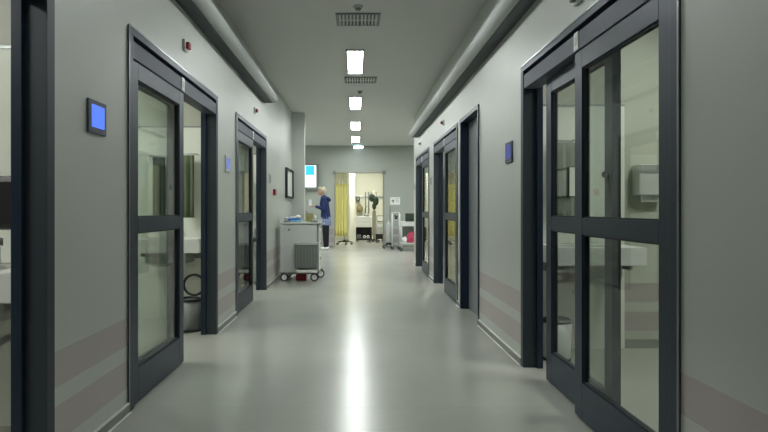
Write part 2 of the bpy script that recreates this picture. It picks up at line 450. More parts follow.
# ------------------------------------------------------------------ rounded trunking under the ceiling
def trunking(s, W, cx, cz, r, yend, label):
    t = thing('cable_trunking', label, 'trunking', (s*W, Y0, 0))
    b = nb(); cxl = s*(cx-W)
    prof = []
    for i in range(17):
        a = PI*.5-PI*i/16*1.0
        prof.append((cxl-s*r*math.cos(a), cz+r*math.sin(a)))
    prof += [(cxl+s*.04, cz-r), (cxl+s*.04, cz+r)]
    extrude_y(b, prof, 0, yend-Y0)
    obj('cover', b, 'duct', t)
    b = nb(); box(b, cxl+s*.045, 0, 0, yend-Y0-.03, cz-r+.004, cz+r*.6)
    box(b, cxl+s*.0, 0, 0, yend-Y0-.03, cz-r-.006, cz-r-.0005)
    o = obj('base_channel', b, 'duct_dk', t); o['label'] = 'dark channel behind the white cover'
trunking(-1, WL, 1.125, 2.607, .070, 7.55, 'long rounded white trunking along the left wall below the ceiling')
trunking(1, WR, 1.065, 2.53, .067, 10.6, 'long rounded white trunking along the right wall below the ceiling')

# ------------------------------------------------------------------ ceiling lamps, vents, detectors
def lamp(x, y0, y1, z, w, mat, label, group, pos='ceiling_lamp'):
    t = thing('ceiling_lamp', label, 'ceiling lamp', (x, (y0+y1)/2, z), group=group)
    l = (y1-y0)/2; b = nb()
    for a in (-1, 1):
        box(b, a*(w/2), a*(w/2+.02), -l-.02, l+.02, -.022, 0); box(b, -w/2, w/2, a*l if a > 0 else -l-.02, l+.02 if a > 0 else -l, -.022, 0)
    obj('housing', b, 'lgrey', t)
    b = nb(); box(b, -w/2, w/2, -l, l, -.016, -.004)
    obj('diffuser', b, mat, t)
    return t
G = 'row of ceiling lamps along the corridor'
lamp(0, .9, 2.05, H, .20, 'lamp_first', 'long lit ceiling lamp in the row, above the viewer', G)
lamp(0, 3.75, 4.9, H, .20, 'lamp_near', 'long lit ceiling lamp just in front of the nearest ceiling vent', G)
lamp(-.01, 6.55, 7.62, H, .18, 'lamp', 'lit ceiling lamp between the two ceiling vents, largest in view', G)
lamp(-.01, 9.25, 10.35, H, .18, 'lamp', 'lit ceiling lamp just beyond the farther ceiling vent', G)
lamp(-.01, 11.9, 13.0, H, .19, 'lamp', 'lit ceiling lamp at the start of the far hall', G)
lamp(-.01, 14.3, 15.4, H, .20, 'lamp', 'lit ceiling lamp nearest the end wall', G)
for x in (-3.2, 3.2):
    lamp(x, 12.4, 14.6, H, .4, 'lamp_near', 'lit ceiling lamp in the %s arm of the cross hall' % ('left' if x < 0 else 'right'), 'lamps of the cross hall')
for (s, yc, nm) in ((-1, 1.2, 'first left room'), (-1, 4.2, 'second left room'), (-1, 7.0, 'third left room'), (-1, 9.6, 'last left room'),
                    (1, 3.0, 'first right room'), (1, 7.5, 'room with the yellow curtain'), (1, 10.0, 'last right room')):
    lamp(s*2.7, yc-.5, yc+.5, 2.7, .35, 'lamp_room', 'square ceiling lamp of the ' + nm, 'lamps inside the rooms')
lamp(.1, 17.6, 19.2, 2.8, .5, 'lamp_bay', 'warm ceiling lamp inside the far bay', 'lamps inside the far bay')
t = thing('added_glow_box', 'small blue white glowing box added high on the end wall', 'wall lamp', (.07, YB, 2.915))  # glowing box added to give a blue-white glow under the ceiling
b = nb(); box(b, -.15, .15, -.03, 0, -.04, .04, 0, .004); obj('housing', b, 'lgrey', t)
b = nb(); box(b, -.13, .13, -.042, -.031, -.03, .03); obj('diffuser', b, 'glow_blue', t)

def vent(x, y0, y1, w, label):
    t = thing('ceiling_vent', label, 'air vent', (x, (y0+y1)/2, H), group='air vents in the corridor ceiling')
    l = (y1-y0)/2; b = nb()
    for a in (-1, 1):
        box(b, a*(w/2-.025), a*w/2, -l, l, -.014, 0); box(b, -w/2+.025, w/2-.025, a*(l-.025), a*l, -.014, 0) if a > 0 else box(b, -w/2+.025, w/2-.025, -l, -l+.025, -.014, 0)
    obj('frame', b, 'grey', t)
    b = nb(); box(b, -w/2+.025, w/2-.025, -l+.025, l-.025, -.003, 0); obj('backing', b, 'black', t)
    b = nb(); n = 11
    for i in range(n):
        c = -w/2+.025+(i+.5)*(w-.05)/n
        for h in range(1):
            sg = 1 if c > 0 else -1
            q = [(c-sg*.006, -.003), (c-sg*.002, -.003), (c+sg*.012, -.018), (c+sg*.008, -.018)]
            extrude_y(b, q, -l+.025, l-.025, 0, False)
    box(b, -w/2+.025, w/2-.025, -.006, .006, -.015, -.010)
    obj('slats', b, 'white', t)
vent(.02, 5.32, 5.67, .43, 'slatted air vent in the ceiling, nearest the viewer')
vent(.065, 7.88, 8.24, .46, 'slatted air vent in the ceiling beyond the largest lit lamp')
def detector(x, y, label):
    t = thing('smoke_detector', label, 'smoke detector', (x, y, H), group='smoke detectors in the corridor ceiling')
    b = nb(); lathe(b, (0, 0, 0), [(.045, 0), (.045, -.012), (.034, -.02)]); obj('base', b, 'lgrey', t)
    b = nb(); lathe(b, (0, 0, -.02), [(.028, 0), (.028, -.012), (.018, -.02), (.006, -.022)]); obj('sensing_head', b, 'grey', t)
detector(.02, 5.15, 'small round smoke detector in front of the nearest ceiling vent')
detector(.06, 8.85, 'small round smoke detector beyond the farther ceiling vent')

# ------------------------------------------------------------------ wall devices
def wall_panel(s, W, y, lit, label, hm=None, sm=None):
    t = thing('wall_display', label, 'control panel', (s*W, y, 1.535), group='control panels beside the doors')
    b = nb()
    box(b, 0, -s*.012, -.09, .09, -.078, .078, 0, .003)
    obj('housing', b, hm or ('slate2' if lit else 'lgrey'), t)
    b = nb(); box(b, -s*.012, -s*.014, -.064, .066, -.050, .056, 0)
    o = obj('screen', b, sm or ('scr_blue' if lit else 'grey'), t)
wall_panel(-1, WL, 2.655, True, 'blue lit control panel on the left wall between the two nearest doors')
wall_panel(-1, WL, 5.36, True, 'blue lit control panel on the left wall, before the farther door', 'lgrey', 'scr_pale')
wall_panel(-1, WL, 8.0, False, 'grey unlit control panel on the left wall above the red call point')
wall_panel(1, WR, 4.26, True, 'blue lit control panel on the right wall before the grey door', 'slate2', 'scr_dim')
wall_panel(1, WR, 8.66, False, 'grey unlit control panel between the two farthest right doors')
wall_panel(1, WR, 11.08, False, 'grey unlit control panel at the far end of the right wall')
def sounder(s, W, y, z, red, label, sc_=1.):
    t = thing('alarm_light', label, 'alarm light', (s*W, y, z), group='alarm lights above the doors')
    b = nb(); box(b, 0, -s*.02, -.05*sc_, .05*sc_, -.05*sc_, .05*sc_, 0, .005); obj('base', b, 'lgrey', t)
    b = nb(); box(b, -s*.02, -s*.045, -.03*sc_, .04*sc_, -.03*sc_, .03*sc_, 0, .008); obj('lens', b, 'red' if red else 'grey', t)
sounder(-1, WL, 4.02, 2.275, True, 'white and red alarm light above the bin room door on the left', .8)
sounder(-1, WL, 6.80, 2.30, True, 'small red alarm light above the farther left door', .7)
sounder(1, WR, 2.93, 2.215, False, 'grey alarm light above the nearest right door, at the top edge', .8)
sounder(1, WR, 7.45, 2.255, True, 'small red alarm light above the yellow curtain door', .6)
sounder(1, WR, 10.05, 2.28, True, 'small red alarm light above the farthest right door', .6)
t = thing('call_point', 'red square call point on the left wall', 'call point', (-WL, 8.40, 1.36))
b = nb(); box(b, 0, .035, -.06, .06, -.045, .045, 0, .006); obj('housing', b, 'red', t)
b = nb(); box(b, .035, .038, -.03, .03, -.02, .02, 0); obj('window', b, 'pinkred', t)
t = thing('notice_board', 'white notice board in a dark frame on the left wall', 'notice board', (-WL, 10.235, 1.57))
b = nb()
for a in (-1, 1):
    box(b, 0, .045, a*.455 if a > 0 else -.49, .49 if a > 0 else -.455, -.265, .265, 0, .004)
    box(b, 0, .045, -.455, .455, .23 if a > 0 else -.265, .265 if a > 0 else -.23, 0, .004)
obj('frame', b, 'slate_dk', t)
b = nb(); box(b, .002, .016, -.455, .455, -.23, .23); obj('board', b, 'panelw', t)

# ------------------------------------------------------------------ things inside the side rooms
def washbasin(s, xin, yw, label):
    # slab from |x| = xin to xin+.63, standing off the partition at yw
    t = thing('washbasin', label, 'washbasin', (s*(xin+.315), yw, 0), group='washbasins in the rooms')
    b = nb(); x0, x1, y0, y1 = -.315, .315, -.46, -.03
    # slab built as a rim around a bowl opening
    bx0, bx1, by0, by1 = -.20, .16, -.38, -.12
    box(b, x0, x1, y0, by0, .70, .83, 0, .006); box(b, x0, x1, by1, y1, .70, .83, 0, .006)
    box(b, x0, bx0, by0, by1, .70, .83); box(b, bx1, x1, by0, by1, .70, .83)
    obj('countertop', b, 'white', t)
    b = nb()
    box(b, bx0, bx1, by0, by1, .60, .62, 0); box(b, bx0-.01, bx0, by0, by1, .60, .70); box(b, bx1, bx1+.01, by0, by1, .60, .70)
    box(b, bx0-.01, bx1+.01, by0-.01, by0, .60, .70); box(b, bx0-.01, bx1+.01, by1, by1+.01, .60, .70)
    o = obj('bowl', b, 'lgrey', t)
    b = nb(); path(b, [(-.02, -.25, .60), (-.02, -.25, .47), (-.02, -.16, .43), (-.02, 0, .45)], .018); obj('drain_pipe', b, 'steel', t)
    b = nb(); path(b, [(-.02, -.08, .83), (-.02, -.08, .91), (-.02, -.13, .94), (-.02, -.22, .91)], .012); box(b, -.035, -.005, -.09, -.06, .92, .96, 0, .004)
    obj('tap', b, 'steel', t)
    b = nb()
    for a in (-.25, .25): box(b, a-.015, a+.015, -.35, 0, .66, .70)
    box(b, -.27, .27, -.03, 0, .62, .83)
    obj('bracket', b, 'grey', t)
wb = washbasin(-1, 1.43, 2.84, 'white washbasin seen at the left picture edge')
washbasin(-1, 1.43, 5.57, 'white washbasin behind the open left door, above a bin')
washbasin(-1, 1.43, 8.30, 'white washbasin inside the farther left room')
washbasin(1, 1.43, 4.42, 'white washbasin behind the large right glass door')
def screen(x0, x1, y, label):
    b = nb(); box(b, x0, x1, y-.03, y, 0, 1.915, 0, .003)
    t = thing('wall_cladding', label, 'wall panel', ((x0+x1)/2, y, 0), group='white wall panels behind the washbasins')
    for v in b.verts: v.co.x -= (x0+x1)/2; v.co.y -= y
    obj('board', b, 'panelw', t)
    b = nb(); box(b, -(x1-x0)/2, (x1-x0)/2, -.034, -.0, 1.915, 1.93); obj('top_rail', b, 'edge', t)
screen(-2.55, -1.40, 2.87, 'tall white wall panel at the left picture edge')
screen(-2.55, -1.40, 5.6, 'tall white wall panel behind the bin and green curtains')
screen(-2.55, -1.40, 8.33, 'tall white wall panel inside the farther left room')
screen(1.33, 2.12, 4.45, 'tall white wall panel behind the large right glass door')

def curtain(x0, x1, y, z0, z1, folds, amp, mat, label, mesh_top=0, seed=0, rail_y=None, rail=True, cat='curtain'):
    t = thing('curtain', label, cat, ((x0+x1)/2, y, 0)); w = (x1-x0)/2
    b = nb(); drape(b, -w, w, 0, z0, z1, folds, amp, 0, seed=seed); obj('drape', b, mat, t)
    if mesh_top:
        b = nb(); drape(b, -w, w, 0, z1, z1+mesh_top, folds, amp*.8, 0, seed=seed); obj('mesh_top', b, 'mesh', t)
    if rail:
        b = nb(); zt = z1+mesh_top+.012
        tube(b, (-w-.03, 0, zt), (w+.03, 0, zt), .008)
        if rail_y: 
            for a in (-w-.02, w+.02): tube(b, (a, 0, zt), (a, rail_y-y, zt), .006)
        obj('rail', b, 'steel', t)
    return t
curtain(-1.70, -1.585, 5.48, 1.02, 1.63, 2, .018, 'green', 'short dark green curtain beside the door opening on the left', seed=1, rail_y=5.57)
curtain(-1.99, -1.87, 5.48, 1.02, 1.61, 2, .018, 'green', 'short dark green curtain seen through the left glass leaf', seed=2, rail_y=5.57)
curtain(1.55, 1.80, 4.33, 1.02, 1.62, 4, .016, 'green', 'short green grey curtain behind the right glass leaf', seed=3, rail_y=4.42)
curtain(-2.0, -1.56, 8.15, 1.06, 1.66, 5, .02, 'green', 'green curtain inside the farther left room', seed=4, rail_y=8.30)
curtain(1.36, 1.80, 8.60, .66, 1.74, 5, .025, 'yellow', 'yellow curtain seen through a right glass door', seed=5, rail_y=8.72)
t = thing('framed_notice', 'small white notice in a black frame before green curtain', 'notice', (1.665, 4.24, 1.31))
b = nb()
for a in (-1, 1):
    box(b, a*.053, a*.065, -.012, 0, -.12, .12); box(b, -.053, .053, -.012, 0, .108 if a > 0 else -.12, .12 if a > 0 else -.108)
path(b, [(0, -.006, .12), (0, -.006, .32), (0, .09, .322)], .003)
obj('frame', b, 'black', t)
b = nb(); box(b, -.053, .053, -.006, -.002, -.108, .108); obj('sheet', b, 'panelw', t)
# dispenser
t = thing('towel_dispenser', 'grey paper towel dispenser on wall behind right glass door', 'dispenser', (2.30, 4.45, 1.21))
b = nb(); box(b, -.11, .11, -.12, 0, 0, .24, 0, .012); obj('housing', b, 'lgrey', t)
b = nb(); box(b, -.105, .105, -.124, -.12, .17, .235, 0); obj('window', b, 'grey', t)
b = nb(); box(b, -.07, .07, -.075, -.065, -.05, .0); obj('towel', b, 'paper', t)
# bins
def pedal_bin(x, y, label, openlid):
    t = thing('pedal_bin', label, 'bin', (x, y, 0), group='pedal bins')
    b = nb(); lathe(b, (0, 0, 0), [(.095, .015), (.10, .03), (.105, .27), (.102, .272), (.098, .03)] if False else [(.095, .015), (.10, .03), (.104, .275)]); obj('body', b, 'grey' if openlid else 'lgrey', t)
    b = nb(); lathe(b, (0, 0, 0), [(.10, 0), (.10, .016)]); obj('base', b, 'rubber', t)
    if openlid:
        b = nb(); torus(b, (0, 0, .285), .10, .012, 'Z', 0); obj('rim', b, 'black', t)
        b = nb(); torus(b, (0, .105, .40), .095, .011, 'Y'); obj('lid', b, 'black', t)
    else:
        b = nb(); lathe(b, (0, 0, .276), [(.107, 0), (.107, .012), (.08, .03), (.02, .036)]); obj('lid', b, 'black', t)
    b = nb(); box(b, -.025, .025, -.14, -.09, .012, .022, 0, .003); obj('pedal', b, 'black', t)
pedal_bin(-1.505, 5.10, 'grey bin with raised black lid ring in the left doorway', True)
pedal_bin(1.475, 4.12, 'small metal bin behind the right glass leaf', False)
# black bag in the nearest left room
t = thing('hanging_bag', 'black bag hanging inside the room at the left picture edge', 'bag', (-1.645, 2.80, 1.0))
b = nb(); box(b, -.14, .14, -.09, .0, 0, .265, 0, .03)
o = obj('body', b, 'black', t)
b = nb(); path(b, [(-.03, -.02, .255), (-.02, -.02, .275), (.02, -.02, .275), (.03, -.02, .255)], .007); obj('strap', b, 'black', t)
b = nb(); tube(b, (0, .04, .268), (0, -.03, .268), .005); ball(b, (0, -.033, .270), .008); obj('hook', b, 'steel', t)

# ------------------------------------------------------------------ far hall: screen on the end wall, notice
t = thing('wall_screen', 'lit flat screen mounted high on the end wall', 'television', (-1.66, YB, 1.0+1.1-.05))
b = nb(); box(b, -.58, .58, -.12, -.06, -.38, .38, 0, .01)
obj('casing', b, 'grey', t)
b = nb(); box(b, -.53, .50, -.124, -.1205, -.30, .33); dsp = obj('display', b, 'scr_white', t)
b = nb(); box(b, .20, .45, -.127, -.1245, .05, .32); obj('picture', b, 'scr_cyan', dsp)
b = nb(); box(b, -.2, .2, -.06, 0, -.15, .15); obj('bracket', b, 'grey', t)
b = nb(); box(b, -.57, .57, -.125, -.1205, -.375, -.33); obj('control_strip', b, 'grey', t)
t = thing('paper_notice', 'white printed notice on the end wall beside the bay', 'notice', (1.145, YB, 1.35))
b = nb(); box(b, -.145, .145, -.004, 0, -.11, .11); obj('sheet', b, 'paper', t)
b = nb()
tube(b, (-.06, -.0042, .01), (-.06, -.0055, .01), .032); box(b, -.105, -.02, -.0052, -.004, .0, .018); box(b, -.075, -.045, -.0052, -.004, -.06, .0)
torus(b, (.06, -.005, .0), .03, .005, 'Y'); box(b, .0, .1, -.0052, -.004, .06, .07)
o = obj('printing', b, 'grey', t)

# ------------------------------------------------------------------ drawer trolley
def caster(bm_w, bm_h, bm_f, x, y, r, zt, turn=0.):
    c, s_ = math.cos(turn), math.sin(turn)
    def P(a, w, z): return (x+a*c-w*s_, y+a*s_+w*c, z)
    w = .014
    tube(bm_w, P(0, -w, r), P(0, w, r), r, r, 0, 24); tube(bm_h, P(0, -w-.003, r), P(0, w+.003, r), r*.68, r*.68, 0, 20)
    tube(bm_f, P(0, w+.010, r), P(.02, w+.010, zt-.01), .004); tube(bm_f, P(0, -w-.006, r), P(.02, -w-.006, zt-.01), .003); tube(bm_f, P(.02, 0, zt-.02), P(.02, 0, zt), .024)
def put_caster(t, x, y, r, zt, turn=0., hub='paper'):
    w, h, f = nb(), nb(), nb(); caster(w, h, f, x, y, r, zt, turn)
    o = obj('caster', f, 'grey', t); obj('wheel', w, 'rubber', o); obj('hub', h, hub, o)
t = thing('medical_trolley', 'pale grey wheeled drawer trolley against the left wall', 'trolley', (-.865, 8.60, 0))
W2 = .285; DP = .56
b = nb(); box(b, -W2, W2, 0, DP, .135, .875, 0, .006)
box(b, -W2-.006, -W2+.02, -.006, .02, .135, .875, 0, .003); box(b, W2-.02, W2+.006, -.006, .02, .135, .875, 1, .003)
obj('body', b, ['cartgrey', 'grey'], t)
b = nb(); box(b, -W2-.02, W2+.03, -.02, DP+.02, .88, .905, 0, .006)
for a in (-1, 1): box(b, a*(W2+.02) if a > 0 else -W2-.02, a*(W2+.03) if a > 0 else -W2-.01, -.02, DP+.02, .905, .925)
box(b, -W2-.02, W2+.03, DP+.005, DP+.02, .905, .95)
obj('worktop', b, 'cartgrey', t)
for i, (z0, z1) in enumerate(((.62, .86), (.39, .61), (.155, .38))):
    b = nb(); box(b, W2, W2+.012, .03, DP-.03, z0, z1, 0, .003); dr = obj('drawer', b, 'white', t)
    b = nb(); tube(b, (W2+.03, .14, z1-.04), (W2+.03, DP-.14, z1-.04), .007); tube(b, (W2+.01, .15, z1-.04), (W2+.03, .15, z1-.04), .006); tube(b, (W2+.01, DP-.15, z1-.04), (W2+.03, DP-.15, z1-.04), .006)
    obj('handle', b, 'grey', dr)
b = nb(); box(b, -.055, W2-.01, -.16, -.008, .215, .565, 0, .008); box(b, -.065, W2, -.17, -.008, .565, .60, 1, .006)
for k in range(7): box(b, -.04+k*.046, -.04+k*.046+.012, -.163, -.16, .25, .54, 2)
obj('side_bin', b, ['bingrey', 'lgrey', 'grey'], t)
b = nb(); box(b, -.03, W2-.01, -.15, -.01, .145, .19, 0, .006); obj('bin_shelf', b, 'panelw', t)
b = nb(); tube(b, (-.16, -.006, .79), (-.16, -.014, .79), .018); obj('lock', b, 'grey', t)
b = nb(); box(b, -W2-.01, W2+.01, .01, DP-.01, .105, .135, 0, .006); obj('base_frame', b, 'grey', t)
for (x, y, r) in ((-W2+.05, -.01, .061), (W2-.06, -.01, .061), (-W2+.05, DP-.06, .058)): put_caster(t, x, y, r, .135, .15)
put_caster(t, W2+.005, DP-.10, .064, .14, .3)
b = nb(); path(b, [(W2+.012, .06, .87), (W2+.06, .06, .87), (W2+.06, DP-.06, .87), (W2+.012, DP-.06, .87)], .010)
obj('push_handle', b, 'steel', t)
b = nb(); box(b, -.07, .10, .05, .25, 0, .10, 0, .02)
tag(obj('red_box', b, 'red', None, (-.865, 8.60, 0)), 'small red box on the floor under the drawer trolley', 'box')
TZ = .9055
def at_top(x, y): return (-.865+x, 8.60+y, TZ)
t = thing('tissue_pack', 'blue pack with white sheets lying on the drawer trolley', 'pack', at_top(-.10, .22))
b = nb(); box(b, -.10, .09, -.06, .06, 0, .055, 0, .014); box(b, -.06, .11, -.075, .02, 0, .03, 1, .006); obj('wrapper', b, ['blue', 'bluelt'], t)
b = nb(); box(b, -.11, .03, -.045, .05, .055, .085, 0, .008); ball(b, (.055, 0, .075), (.045, .04, .035)); obj('tissues', b, 'paper', t)
b = nb(); box(b, -.020, .020, -.02, .02, 0, .055, 0, .004); box(b, -.012, .012, -.012, .012, .055, .07, 1, .003); box(b, -.0205, .0205, -.0205, -.02, .012, .04, 1)
tag(obj('small_bottle', b, ['dkgreen', 'paper'], None, at_top(-.235, .2)), 'small dark bottle standing beside the blue pack', 'bottle')
b = nb(); tube(b, (-.02, 0, .012), (.03, .02, .012), .012); box(b, -.05, -.02, -.01, .01, 0, .02, 0, .003)
tag(obj('marker_pen', b, ['grey'], None, at_top(-.21, .10)), 'small grey object lying on the corner of the trolley top', 'pen')
t = thing('basket', 'small olive woven basket on the drawer trolley', 'basket', at_top(.125, .30))
b = nb(); box(b, -.05, .05, -.04, .04, 0, .008, 0)
for i, z in enumerate([.008+.014*k for k in range(8)]):
    e = .048+.0006*i*2
    for a in (-1, 1):
        box(b, -e, e, a*e*.85-.004, a*e*.85+.004, z, z+.012, 0, .002); box(b, a*e-.004, a*e+.004, -e*.85, e*.85, z, z+.012, 0, .002)
obj('body', b, 'olive', t)
b = nb(); e = .059
for a in (-1, 1): box(b, -e, e, a*e*.85-.006, a*e*.85+.006, .120, .132, 0, .003); box(b, a*e-.006, a*e+.006, -e*.85, e*.85, .120, .132, 0, .003)
obj('rim', b, 'khaki', t)
b = nb(); tube(b, (0, 0, .03), (-.035, .01, .18), .010, .008)
tag(obj('brown_tube', b, 'tan', None, at_top(.115, .30)), 'brown tube sticking up out of the olive basket', 'tube')
b = nb(); lathe(b, (0, 0, 0), [(.026, 0), (.026, .075), (.012, .092), (.012, .105)]); 
tag(obj('white_bottle', b, 'paper', None, at_top(.21, .36)), 'white bottle standing right of the olive basket', 'bottle')
b = nb(); lathe(b, (0, 0, 0), [(.03, 0), (.06, .022), (.063, .028), (.056, .024), (.02, .008), (.001, .007)])
for v in b.verts: v.co.x *= 1.05
o = tag(obj('kidney_dish', b, 'steel', None, at_top(.235, .09)), 'shallow grey metal dish on the trolley corner nearest the person', 'dish')

# ------------------------------------------------------------------ the person by the screen
PX, PY = -.845, 15.3
person = thing('person', 'person in a navy hooded coat and black trousers standing behind the drawer trolley', 'person', (PX, PY, 0))
def chain(bm, pts, n=8, sy=1.):
    # pts: (x, y, z, r[, ry]) joined by closely spaced ellipsoids, fused afterwards
    for a, b_ in zip(pts[:-1], pts[1:]):
        for i in range(n+1):
            u = i/n; q = [a[k]+(b_[k]-a[k])*u for k in range(len(a))]
            ry = q[4] if len(q) > 4 else q[3]
            ball(bm, q[:3], (q[3], ry, q[3]), 0, 12, 8)
def fuse(o, vox, smooth=4):
    m = o.modifiers.new('fuse', 'REMESH'); m.mode = 'VOXEL'; m.voxel_size = vox; m.use_smooth_shade = True
    s_ = o.modifiers.new('soft', 'SMOOTH'); s_.factor = .5; s_.iterations = smooth
b = nb()
hx = -.095
ball(b, (hx, 0, 1.60), (.098, .076, .115), 0, 24, 16)              # skull
ball(b, (hx-.045, 0, 1.555), (.055, .055, .07), 0, 16, 12)         # jaw
ball(b, (hx-.103, 0, 1.585), (.020, .013, .022))                   # nose
ball(b, (hx-.092, 0, 1.545), (.014, .024, .010)); ball(b, (hx-.085, 0, 1.515), (.02, .022, .016))
for a in (-1, 1): ball(b, (hx+.01, a*.078, 1.585), (.02, .01, .03))
chain(b, [(-.045, 0, 1.43, .055), (hx+.02, 0, 1.54, .05)])
chain(b, [(.01, 0, .92, .105, .15), (0, 0, 1.08, .095, .125), (-.02, 0, 1.25, .105, .15), (-.03, 0, 1.38, .085, .15), (-.04, 0, 1.43, .05, .08)], 6)
for a, fx in ((-1, -.02), (1, .02)):
    chain(b, [(.01, a*.085, .90, .09), (.02+fx, a*.09, .50, .055), (.03+fx, a*.09, .10, .038)], 9)
    chain(b, [(.04+fx, a*.09, .04, .034), (-.12+fx, a*.095, .03, .028)], 6)
    chain(b, [(-.03, a*.165, 1.37, .048), (-.055, a*.205, 1.12, .037), (-.25, a*.125, 1.185, .027)], 9)
    wx, wy, wz = -.25, a*.125, 1.185
    chain(b, [(wx, wy, wz, .024), (wx-.035, wy, wz+.008, .022, .034), (wx-.075, wy-.003*a, wz+.015, .014, .040)], 6)
    for k, (off, ln) in enumerate(((-.030, .062), (-.010, .070), (.010, .066), (.029, .052))):
        y_ = wy+off
        chain(b, [(wx-.075, y_, wz+.015, .010), (wx-.075-ln*.55, y_, wz+.020, .009), (wx-.075-ln*.85, y_, wz+.002, .008), (wx-.075-ln*.95, y_, wz-.012, .0075)], 4)
    chain(b, [(wx-.02, wy-a*.022, wz+.01, .012), (wx-.055, wy-a*.045, wz+.028, .0105), (wx-.088, wy-a*.046, wz+.036, .009)], 5)
o = obj('body', b, 'skin', person); fuse(o, .0065, 3)
for a in (-1, 1):
    b = nb(); ball(b, (hx-.088, a*.030, 1.605), (.010, .013, .008)); obj('eye', b, 'black', person)
b = nb()
chain(b, [(.02, 0, .86, .145, .20), (.01, 0, 1.08, .125, .165), (-.02, 0, 1.26, .130, .18), (-.03, 0, 1.38, .10, .175), (-.035, 0, 1.43, .075, .10)], 8)
for a in (-1, 1): chain(b, [(-.03, a*.165, 1.375, .066), (-.052, a*.208, 1.12, .054), (-.225, a*.135, 1.178, .040)], 10)
o = obj('coat', b, 'navy', person); fuse(o, .012, 4)
b = nb(); chain(b, [(.075, -.07, 1.40, .052), (.10, 0, 1.36, .062), (.075, .07, 1.40, .052), (.0, .10, 1.44, .03)], 6)
o = obj('hood', b, 'navy', person); fuse(o, .012, 3)
b = nb(); lathe(b, (.02, 0, 0), [(.150, .67), (.152, .69), (.148, .80), (.142, .90)])
for v in b.verts: v.co.y *= 1.32
obj('tunic', b, 'hem', person)
b = nb()
for a, fx in ((-1, -.02), (1, .02)): chain(b, [(.01, a*.08, .86, .105), (.02+fx, a*.09, .50, .070), (.03+fx, a*.09, .11, .052)], 12)
o = obj('trousers', b, 'trouser', person); fuse(o, .012, 3)
for a, fx in ((-1, -.02), (1, .02)):
    b = nb(); chain(b, [(.055+fx, a*.092, .047, .044), (-.05+fx, a*.095, .043, .043), (-.15+fx, a*.098, .036, .034)], 7)
    for v in b.verts: v.co.z = max(v.co.z, .0)
    o = obj('shoe', b, 'paper', person); fuse(o, .008, 3)
b = nb()
ball(b, (hx+.022, 0, 1.628), (.100, .090, .105), 0, 20, 14); ball(b, (hx+.055, 0, 1.57), (.070, .080, .085), 0, 16, 12)
ball(b, (hx-.04, 0, 1.675), (.06, .07, .045)); ball(b, (hx+.12, 0, 1.625), (.035, .038, .04))
o = obj('hair', b, 'hair', person); fuse(o, .012, 2)
b = nb(); box(b, -.035, .035, -.10, .10, 0, .17)
o = tag(obj('paper_sheet', b, 'paper', None, (PX-.405, PY, 1.20)), 'white paper held up by the standing person', 'paper')
for v in o.data.vertices: v.co.x *= .06
o.rotation_euler = (0, 0, .5)

# ------------------------------------------------------------------ right of the bay opening: three trolleys
def trolley_casters(t, pts, r=.04, zt=.10, hub='grey'):
    for x, y in pts: put_caster(t, x, y, r, zt, .3, hub)
t = thing('cylinder_stand', 'slim white cylinder on a wheeled stand with a tall pole', 'medical stand', (.93, 15.9, 0))
b = nb(); lathe(b, (0, 0, .16), [(.065, 0), (.072, .02), (.072, .50), (.05, .57), (.02, .60), (.02, .63)]); obj('cylinder', b, 'lgrey', t)
b = nb(); tube(b, (.035, .09, .09), (.035, .09, 1.16), .012); box(b, -.06, .05, .07, .10, .62, .66, 0, .003); ball(b, (.035, .09, 1.17), .02); obj('pole', b, 'grey', t)
b = nb(); 
for k in range(4): tube(b, (0, 0, .12), (.17*math.cos(PI/4+k*PI/2), .17*math.sin(PI/4+k*PI/2), .085), .016, .012)
box(b, -.08, .08, -.08, .11, .10, .16, 0, .01)
obj('base', b, 'rubber', t)
trolley_casters(t, [(.17*math.cos(PI/4+k*PI/2)-.02, .17*math.sin(PI/4+k*PI/2)) for k in range(4)], .035, .085)
t = thing('wire_rack_trolley', 'narrow pale metal rack trolley between cylinder stand and white cart', 'trolley', (1.10, 15.45, 0))
b = nb()
for x in (-.10, .10):
    for y in (-.12, .12): tube(b, (x, y, .08), (x, y, 1.02 if y > 0 else .98), .013)
path(b, [(-.10, .12, 1.0), (0, .12, 1.03), (.10, .12, 1.0)], .011)
obj('frame', b, 'white', t)
for z in (.16, .38, .60, .80):
    b = nb(); box(b, -.10, .10, -.12, .12, z, z+.012, 0); box(b, -.10, .10, -.125, -.118, z, z+.03, 0); obj('shelf', b, 'lgrey', t)
trolley_casters(t, [(-.11, -.12), (.09, -.12), (-.11, .12), (.09, .12)], .035, .085)
b = nb(); tube(b, (-.03, 0, .02), (.05, 0, .12) , .015); tube(b, (.02, 0, .03), (-.035, 0, .135), .02, .026); box(b, -.06, .06, -.03, .03, 0, .02, 0, .004)
tag(obj('scanner_handset', b, 'black', None, (1.11, 15.45, .812)), 'black handset on the top shelf of the rack trolley', 'handset')
t = thing('white_cart', 'white two level cart half hidden by the right wall end', 'trolley', (1.52, 14.92, 0))
b = nb(); box(b, -.34, .34, -.24, .24, .66, .78, 0, .01); obj('worktop', b, 'white', t)
b = nb(); box(b, -.33, .33, -.22, .22, .19, .215, 0, .005); obj('lower_shelf', b, 'white', t)
for x in (-.32, .32):
    for y in (-.21, .21):
        b = nb(); tube(b, (x, y, .09), (x, y, .66), .014); obj('leg', b, 'white', t)
b = nb(); box(b, -.31, .31, .19, .205, .215, .66); obj('back_panel', b, 'grey', t)
trolley_casters(t, [(-.33, -.21), (.30, -.21), (-.33, .21), (.30, .21)], .04, .095)
t = thing('laptop', 'open black laptop standing on the white cart', 'laptop', (1.47, 14.94, .781))
b = nb(); box(b, -.15, .15, -.13, .08, 0, .018, 0, .004); obj('keyboard_base', b, 'black', t)
b = nb(); box(b, -.15, .15, .06, .072, .018, .215, 0, .004); sc1 = obj('lid', b, 'black', t)
b = nb(); box(b, -.135, .135, .0585, .0598, .035, .20); obj('display', b, 'dkgreen', sc1)
